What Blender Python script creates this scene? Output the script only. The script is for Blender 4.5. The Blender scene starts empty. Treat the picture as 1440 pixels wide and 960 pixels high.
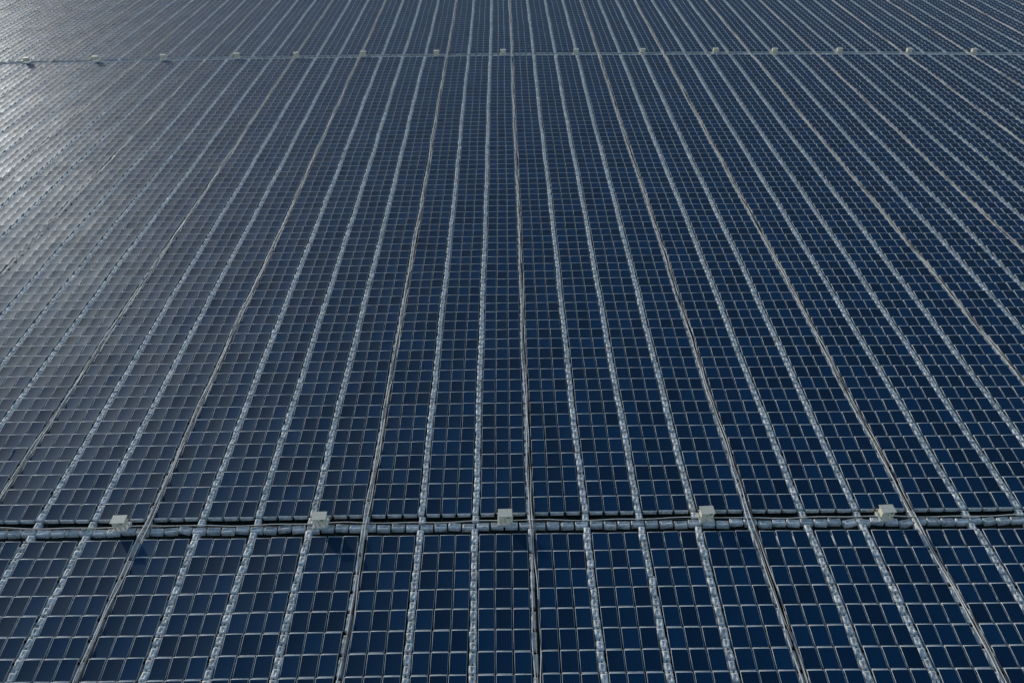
import bpy, math, numpy as np
from mathutils import Matrix, Vector
rng=np.random.default_rng(7)
S=bpy.context.scene
# ---------------- parameters ----------------
H=44.3; TH=36.5; COL=3.9; X0=-2.33; ROW=1.5
YN=37.6; YF=147.0
TILT=math.radians(7)
SUN_AZ=math.radians(-39); SUN_EL=math.radians(11.5)
def bend(P):
    P=P.copy()
    x=P[...,0]; y=P[...,1]
    P[...,1]=y-2.4*(x/90)**2*np.clip((y-20)/130,0,1.6)+0.04*np.sin(x*0.11+1)
    P[...,0]=x+0.045*np.sin(y*0.09+x*0.03)+0.025*np.sin(y*0.37+x)
    P[...,2]=P[...,2]+0.02*np.sin(x*0.21+y*0.13)+0.012*np.sin(x*0.5-y*0.31)
    return P
# ---------------- materials ----------------
def newmat(n):
    m=bpy.data.materials.new(n); m.use_nodes=True
    nt=m.node_tree; return m,nt,nt.nodes['Principled BSDF']
def N(nt,t,**k):
    n=nt.nodes.new(t)
    for a,b in k.items(): setattr(n,a,b)
    return n
def math_n(nt,op,a,b=None,c=None):
    n=N(nt,'ShaderNodeMath',operation=op)
    for i,v in enumerate((a,b,c)):
        if v is None: continue
        if isinstance(v,(int,float)): n.inputs[i].default_value=v
        else: nt.links.new(v,n.inputs[i])
    return n.outputs[0]
def mixc(nt,f,a,b,mode='MIX'):
    n=N(nt,'ShaderNodeMix',data_type='RGBA',blend_type=mode)
    for i,v in ((0,f),(6,a),(7,b)):
        if isinstance(v,(int,float)): n.inputs[i].default_value=v
        elif isinstance(v,tuple): n.inputs[i].default_value=(*v,1)
        else: nt.links.new(v,n.inputs[i])
    return n.outputs[2]
# glass
mg,nt,b=newmat('pv_glass')
uv=N(nt,'ShaderNodeUVMap',uv_map='UVMap'); sp=N(nt,'ShaderNodeSeparateXYZ'); nt.links.new(uv.outputs[0],sp.inputs[0])
def grid(o,n,w):
    f=math_n(nt,'FRACT',math_n(nt,'MULTIPLY',o,n))
    d=math_n(nt,'ABSOLUTE',math_n(nt,'SUBTRACT',f,0.5))
    return math_n(nt,'GREATER_THAN',d,0.5-w)
g=math_n(nt,'MAXIMUM',grid(sp.outputs[0],6,0.045),grid(sp.outputs[1],12,0.05))
at=N(nt,'ShaderNodeAttribute',attribute_name='rnd')
base=mixc(nt,at.outputs['Fac'],(0.0005,0.009,0.034),(0.001,0.030,0.088))
geo=N(nt,'ShaderNodeNewGeometry')
nz=N(nt,'ShaderNodeTexNoise'); nz.inputs['Scale'].default_value=0.9; nz.inputs['Detail'].default_value=2
nt.links.new(geo.outputs['Position'],nz.inputs['Vector'])
dust=math_n(nt,'MULTIPLY',nz.outputs[0],0.022)
c=mixc(nt,math_n(nt,'MULTIPLY',g,0.28),base,(0.05,0.13,0.20))
c=mixc(nt,dust,c,(0.10,0.24,0.30))
nt.links.new(c,b.inputs['Base Color'])
b.inputs['Roughness'].default_value=0.46
b.inputs['Specular IOR Level'].default_value=0.42
b.inputs['Specular Tint'].default_value=(0.22,0.70,1.0,1)
# frame
mf,nt,b=newmat('aluminium_frame')
b.inputs['Base Color'].default_value=(0.62,0.65,0.65,1); b.inputs['Metallic'].default_value=0.0; b.inputs['Roughness'].default_value=0.6
# float plastic
def plastic(name,c1,c2):
    m,nt,b=newmat(name)
    at=N(nt,'ShaderNodeAttribute',attribute_name='rnd')
    geo=N(nt,'ShaderNodeNewGeometry')
    nz=N(nt,'ShaderNodeTexNoise'); nz.inputs['Scale'].default_value=3.5; nz.inputs['Detail'].default_value=4
    nt.links.new(geo.outputs['Position'],nz.inputs['Vector'])
    c=mixc(nt,at.outputs['Fac'],c1,c2)
    r=N(nt,'ShaderNodeMapRange'); r.inputs[1].default_value=0.47; r.inputs[2].default_value=0.74; r.inputs[4].default_value=0.7
    nt.links.new(nz.outputs[0],r.inputs[0])
    c=mixc(nt,r.outputs[0],c,(0.16,0.17,0.15))
    nt.links.new(c,b.inputs['Base Color']); b.inputs['Roughness'].default_value=0.6
    return m
mw=plastic('walkway_plastic',(0.64,0.65,0.61),(0.93,0.92,0.87))
mp=plastic('main_float_plastic',(0.36,0.38,0.38),(0.62,0.64,0.63))
def simple(n,c,r=0.6,m=0.0):
    mm,nt,b=newmat(n)
    nz=N(nt,'ShaderNodeTexNoise'); nz.inputs['Scale'].default_value=6
    cc=mixc(nt,nz.outputs[0],tuple(x*0.75 for x in c),tuple(min(1,x*1.15) for x in c))
    nt.links.new(cc,b.inputs['Base Color'])
    b.inputs['Roughness'].default_value=r; b.inputs['Metallic'].default_value=m
    return mm
mc1=simple('cable_white',(0.80,0.80,0.77)); mc2=simple('cable_tan',(0.50,0.42,0.34)); mc3=simple('cable_black',(0.03,0.03,0.03))
mcab=simple('cabinet_paint',(0.82,0.76,0.60),0.5); mdark=simple('cabinet_dark',(0.06,0.06,0.06)); mst=simple('galvanised_steel',(0.45,0.46,0.46),0.4,0.6)
# ---------------- batch mesh builder ----------------
class Batch:
    def __init__(s): s.V=[];s.F=[];s.M=[];s.R=[];s.U=[];s.n=0
    def add(s,V,F,M,R,U=None):
        I,v,_=V.shape; q=len(F)
        F=np.asarray(F)
        s.V.append(V.reshape(-1,3))
        s.F.append((F[None]+ (np.arange(I)*v)[:,None,None]+s.n).reshape(-1,4))
        s.M.append(np.tile(np.asarray(M),I)); s.R.append(np.repeat(R,q))
        if U is None: U=np.zeros((q,4,2))
        s.U.append(np.tile(U.reshape(-1,2),(I,1)))
        s.n+=I*v
    def build(s,name,mats,dobend=True):
        V=np.concatenate(s.V); F=np.concatenate(s.F)
        if dobend: V=bend(V)
        me=bpy.data.meshes.new(name)
        nf=len(F)
        me.vertices.add(len(V)); me.vertices.foreach_set('co',V.astype(np.float32).ravel())
        me.loops.add(nf*4); me.loops.foreach_set('vertex_index',F.astype(np.int32).ravel())
        me.polygons.add(nf); me.polygons.foreach_set('loop_start',(np.arange(nf)*4).astype(np.int32))
        me.polygons.foreach_set('loop_total',np.full(nf,4,np.int32))
        me.polygons.foreach_set('material_index',np.concatenate(s.M).astype(np.int32))
        me.update(calc_edges=True)
        uvl=me.uv_layers.new(name='UVMap'); uvl.data.foreach_set('uv',np.concatenate(s.U).astype(np.float32).ravel())
        a=me.attributes.new('rnd','FLOAT','FACE'); a.data.foreach_set('value',np.concatenate(s.R).astype(np.float32))
        for m in mats: me.materials.append(m)
        o=bpy.data.objects.new(name,me); S.collection.objects.link(o); return o
def panel_t(w,l,t=0.04,fx=0.017,fy=0.036):
    a,c=w/2,l/2
    o=[(-a,-c,0),(a,-c,0),(a,c,0),(-a,c,0)]
    i=[(-a+fx,-c+fy,-.002),(a-fx,-c+fy,-.002),(a-fx,c-fy,-.002),(-a+fx,c-fy,-.002)]
    bt=[(-a,-c,-t),(a,-c,-t),(a,c,-t),(-a,c,-t)]
    V=np.array(o+i+bt)
    F=[(4,5,6,7)]+[(k,(k+1)%4,4+(k+1)%4,4+k) for k in range(4)]+[(8+k,8+(k+1)%4,(k+1)%4,k) for k in range(4)]
    M=[0]+[1]*8
    U=np.zeros((9,4,2)); U[0]=[(0,0),(1,0),(1,1),(0,1)]
    return V,F,M,U
def float_t(w,l,h,ch=0.05,rec=0.03,ri=0.1):
    def ring(a,c,z): return [(-a,-c,z),(a,-c,z),(a,c,z),(-a,c,z)]
    V=np.array(ring(w/2,l/2,-h)+ring(w/2,l/2,-ch)+ring(w/2-ch,l/2-ch,0)+ring(w/2-ri,l/2-ri,0)+ring(w/2-ri-.02,l/2-ri-.02,-rec))
    F=[]
    for r in range(4):
        for k in range(4): F.append((r*4+k,r*4+(k+1)%4,(r+1)*4+(k+1)%4,(r+1)*4+k))
    F.append((16,17,18,19))
    return V,F
def place(V,pos,yaw=None,sc=None,tx=None,ty=None):
    I=len(pos)
    P=np.repeat(V[None],I,0).astype(float)
    if sc is not None: P=P*sc[:,None,:]
    if tx is not None:
        c,s=np.cos(tx)[:,None],np.sin(tx)[:,None]
        y,z=P[...,1].copy(),P[...,2].copy(); P[...,1]=y*c-z*s; P[...,2]=y*s+z*c
    if ty is not None:
        c,s=np.cos(ty)[:,None],np.sin(ty)[:,None]
        x,z=P[...,0].copy(),P[...,2].copy(); P[...,0]=x*c+z*s; P[...,2]=-x*s+z*c
    if yaw is not None:
        c,s=np.cos(yaw)[:,None],np.sin(yaw)[:,None]
        x,y=P[...,0].copy(),P[...,1].copy(); P[...,0]=x*c-y*s; P[...,1]=x*s+y*c
    return P+pos[:,None,:]
# ---------------- layout ----------------
GAP=0.95
rows=[]
y=YN-GAP-ROW/2
while y>14: rows.append(y); y-=ROW
nmid=int((YF-YN-2*GAP)/ROW); YF=YN+2*GAP+nmid*ROW
for k in range(nmid): rows.append(YN+GAP+ROW*(k+.5))
for k in range(75): rows.append(YF+GAP+ROW*(k+.5))
rows=np.array(sorted(rows))
def halfw(y): return 0.66*y+24
kmax=int(halfw(rows.max())/COL)+1
cells=[]
for k in range(-kmax,kmax+1):
    xl=X0+k*COL
    for y in rows:
        if abs(xl+COL/2)<halfw(y): cells.append((k,xl,y))
cells=np.array(cells); K=cells[:,0]; XL=cells[:,1]; YR=cells[:,2]; n=len(cells)
iscab=np.isin(np.mod(K,7),[1,5])
WW=0.54
PW=(COL-WW)/3
# panels
B=Batch()
V,F,M,U=panel_t(PW-0.09,1.38)
for j in range(3):
    pos=np.stack([XL+WW/2+PW*(j+.5)+rng.normal(0,.008,n),YR+rng.normal(0,.014,n),0.48+rng.normal(0,.008,n)],1)
    tx=TILT+rng.normal(0,.007,n); ty=rng.normal(0,.008,n)
    P=place(V,pos,yaw=rng.normal(0,.005,n),tx=tx,ty=ty)
    B.add(P,F,M,rng.random(n),U)
panels=B.build('solar_panels',[mg,mf])
# main floats under panels
B=Batch()
V,F=float_t(PW-0.20,1.10,0.36)
for j in range(3):
    pos=np.stack([XL+WW/2+PW*(j+.5),YR-0.05,np.full(n,0.28)],1)
    B.add(place(V,pos),F,[0]*len(F),rng.random(n))
V,F=float_t(PW-0.22,0.09,0.3,ch=0.015,rec=0.006,ri=0.028)
for j in range(3):
    pos=np.stack([XL+WW/2+PW*(j+.5)+rng.normal(0,.01,n),YR-ROW/2+rng.normal(0,.006,n),np.full(n,0.48)],1)
    B.add(place(V,pos),F,[0]*len(F),0.4+0.6*rng.random(n))
B.build('panel_floats',[mp])
# walkways
B=Batch()
V,F=float_t(0.43,0.60,0.4,ch=0.06,rec=0.04,ri=0.13)
VL,FL=float_t(0.14,0.17,0.2,ch=0.02,rec=0.01,ri=0.04)
m=~iscab
for s in (-.25,.25):
    q=m.sum()
    pos=np.stack([XL[m]+rng.normal(0,.02,q),YR[m]+s*ROW+rng.normal(0,.02,q),0.46+rng.normal(0,.012,q)],1)
    sc=np.stack([rng.normal(1,.05,q),rng.normal(1,.05,q),np.ones(q)],1)
    B.add(place(V,pos,yaw=rng.normal(0,.05,q),sc=sc,tx=rng.normal(0,.04,q),ty=rng.normal(0,.04,q)),F,[0]*len(F),rng.random(q))
    for e in (-.13,.13):
        pos2=pos+np.array([e,ROW/4,-0.03]); B.add(place(VL,pos2,yaw=rng.normal(0,.1,q)),FL,[0]*len(FL),rng.random(q)*.6)
m=iscab; q=m.sum()
V2,F2=float_t(0.28,1.2,0.4,ch=0.04,rec=0.02,ri=0.08)
pos=np.stack([XL[m]-.08+rng.normal(0,.02,q),YR[m],0.39+rng.normal(0,.01,q)],1)
B.add(place(V2,pos,yaw=rng.normal(0,.01,q)),F2,[0]*len(F2),rng.random(q)*.8)
# cross walkways
V3,F3=float_t(0.86,0.44,0.4,ch=0.06,rec=0.04,ri=0.12)
for Y0 in (YN,YF):
    w=halfw(Y0)
    xs=np.arange(-w,w,1.0); q=len(xs)
    pos=np.stack([xs,Y0-0.05+rng.normal(0,.05,q),0.42+rng.normal(0,.015,q)],1)
    B.add(place(V3,pos,yaw=rng.normal(0,.07,q),tx=rng.normal(0,.03,q),ty=rng.normal(0,.03,q)),F3,[0]*len(F3),rng.random(q))
    ks=np.arange(-int(w/COL),int(w/COL)+1); 
    for e in (-0.66,0.58):
        q=len(ks); pos=np.stack([X0+ks*COL+rng.normal(0,.03,q),Y0+e+rng.normal(0,.03,q),0.42+rng.normal(0,.01,q)],1)
        B.add(place(V,pos,yaw=rng.normal(0,.05,q)),F,[0]*len(F),rng.random(q))
B.build('floating_walkways',[mw])
# cables
B=Batch()
def tube(pts,r,mat):
    m_=len(pts)
    ang=np.array([0,1,2,3])*math.pi/2+math.pi/4
    d=np.gradient(pts,axis=0); d/=np.linalg.norm(d,axis=1)[:,None]
    up=np.array([0,0,1.0]); sd=np.cross(d,up); sd/=np.linalg.norm(sd,axis=1)[:,None]
    R=pts[:,None,:]+r*(np.cos(ang)[None,:,None]*sd[:,None,:]+np.sin(ang)[None,:,None]*up)
    V=R.reshape(1,-1,3)
    F=[(i*4+k,i*4+(k+1)%4,(i+1)*4+(k+1)%4,(i+1)*4+k) for i in range(m_-1) for k in range(4)]
    B.add(V,F,[mat]*len(F),np.array([0.5]))
for k in range(-kmax,kmax+1):
    if k%7 not in (1,5): continue
    x=X0+k*COL
    ymin=max(15,(abs(x)-24)/0.66); ymax=rows.max()
    if ymin>ymax: continue
    ys=np.arange(ymin,ymax,0.5)
    for c,(mat,r) in enumerate(((0,.045),(0,.036),(1,.022),(2,.026))):
        ph=rng.random(6)*7
        xs=x+0.02+[-.10,.14,.02,.2][c]+0.06*np.sin(ys*.45+ph[0])+0.05*np.sin(ys*.17+ph[1])+0.03*np.sin(ys*1.3+ph[2])
        zs=0.45+0.02*np.sin(ys*.9+ph[3])+.012*c
        tube(np.stack([xs,ys,zs],1),r,mat)
for Y0 in (YN,YF):
    w=halfw(Y0); xs=np.arange(-w,w,.5)
    for c in range(2):
        ph=rng.random(3)*7
        tube(np.stack([xs,Y0+.15+.12*c+.05*np.sin(xs*.5+ph[0])+.04*np.sin(xs*1.3+ph[1]),0.46+.01*np.sin(xs)],1),.025,[2,0][c])
B.build('power_cables',[mc1,mc2,mc3])
# ---------------- cabinets ----------------
import bmesh
def box(bm,sx,sy,sz,loc,mi,bev=0.0):
    r=bmesh.ops.create_cube(bm,size=1,matrix=Matrix.Translation(loc)@Matrix.Diagonal((sx,sy,sz,1)))
    fs={f for v in r['verts'] for f in v.link_faces}
    for f in fs: f.material_index=mi
    if bev:
        es={e for v in r['verts'] for e in v.link_edges}
        bmesh.ops.bevel(bm,geom=list(es),offset=bev,segments=2,affect='EDGES')
bm=bmesh.new()
box(bm,1.15,1.0,0.30,(0,0,-.02),3,.05)
for a in (-.38,.38):
    for c in (-.24,.24): box(bm,.06,.06,.25,(a,c,.24),2)
box(bm,.92,.62,.62,(0,0,.67),0,.02)
box(bm,1.06,.80,.05,(0,0,1.01),0,.015)
box(bm,.40,.015,.52,(-.215,-.318,.66),0,.004)
box(bm,.40,.015,.52,(.215,-.318,.66),0,.004)
box(bm,.03,.03,.12,(-.04,-.338,.66),1)
for i in range(4): box(bm,.22,.012,.018,(.215,-.331,.78+i*.035),1)
box(bm,.5,.2,.10,(0,-.1,.30),1)
me=bpy.data.meshes.new('inverter_cabinet'); bm.to_mesh(me); bm.free()
for m_ in (mcab,mdark,mst,mw): me.materials.append(m_)
def bx(px): return (px-708)/77*COL
near=[bx(p) for p in (168,445,703,985,1237,1503,1760,-100)]
far=[(p-708)/30.3*COL for p in (-130,-42,52,145,237,338,420,513,615,708,810,903,1005,1087,1177,1273,1362,1455,1550)]
for xs,Y0 in ((near,YN),(far,YF)):
    for x in xs:
        o=bpy.data.objects.new('inverter_cabinet',me); S.collection.objects.link(o)
        p=bend(np.array([x,Y0+.28,0.36])); o.location=p+np.array([0,0,0.04]); o.rotation_euler[2]=rng.normal(0,.05)
        o.scale=(.95,.95,.85)
# ---------------- water ----------------
mwat,nt,b=newmat('reservoir_water')
b.inputs['Base Color'].default_value=(0.006,0.018,0.014,1); b.inputs['Roughness'].default_value=0.12; b.inputs['IOR'].default_value=1.33
nz=N(nt,'ShaderNodeTexNoise'); nz.inputs['Scale'].default_value=1.6; nz.inputs['Detail'].default_value=4
geo=N(nt,'ShaderNodeNewGeometry'); nt.links.new(geo.outputs['Position'],nz.inputs['Vector'])
bp=N(nt,'ShaderNodeBump'); bp.inputs['Strength'].default_value=0.4; bp.inputs['Distance'].default_value=0.1
nt.links.new(nz.outputs[0],bp.inputs['Height']); nt.links.new(bp.outputs[0],b.inputs['Normal'])
me=bpy.data.meshes.new('water'); me.from_pydata([(-4000,-4000,0),(4000,-4000,0),(4000,4000,0),(-4000,4000,0)],[],[(0,1,2,3)]); me.materials.append(mwat)
o=bpy.data.objects.new('water',me); S.collection.objects.link(o)
# ---------------- light ----------------
w=bpy.data.worlds.new('World'); S.world=w; w.use_nodes=True; nt=w.node_tree
sk=nt.nodes.new('ShaderNodeTexSky'); sk.sky_type='NISHITA'; sk.sun_disc=False
sk.sun_elevation=SUN_EL; sk.sun_rotation=SUN_AZ; sk.dust_density=0.8; sk.ozone_density=2.0
nt.links.new(sk.outputs[0],nt.nodes['Background'].inputs[0]); nt.nodes['Background'].inputs[1].default_value=0.15
d=Vector((math.sin(SUN_AZ)*math.cos(SUN_EL),math.cos(SUN_AZ)*math.cos(SUN_EL),math.sin(SUN_EL)))
L=bpy.data.lights.new('sun','SUN'); L.energy=2.0; L.angle=math.radians(.5); L.color=(1,.98,.93)
o=bpy.data.objects.new('sun',L); S.collection.objects.link(o); o.rotation_euler=d.to_track_quat('Z','Y').to_euler()
# ---------------- camera ----------------
cam=bpy.data.cameras.new('camera'); cam.lens=28; cam.sensor_width=36; cam.clip_end=9000
o=bpy.data.objects.new('camera',cam); S.collection.objects.link(o); S.camera=o
R=Matrix.Rotation(math.radians(-0.49),4,'Z')@Matrix.Rotation(math.radians(90-TH),4,'X')@Matrix.Rotation(math.radians(-0.4),4,'Z')
o.matrix_world=Matrix.Translation((0,0,H))@R
S.view_settings.view_transform='Standard'; S.view_settings.look='None'; S.view_settings.exposure=0
print('cells',n)
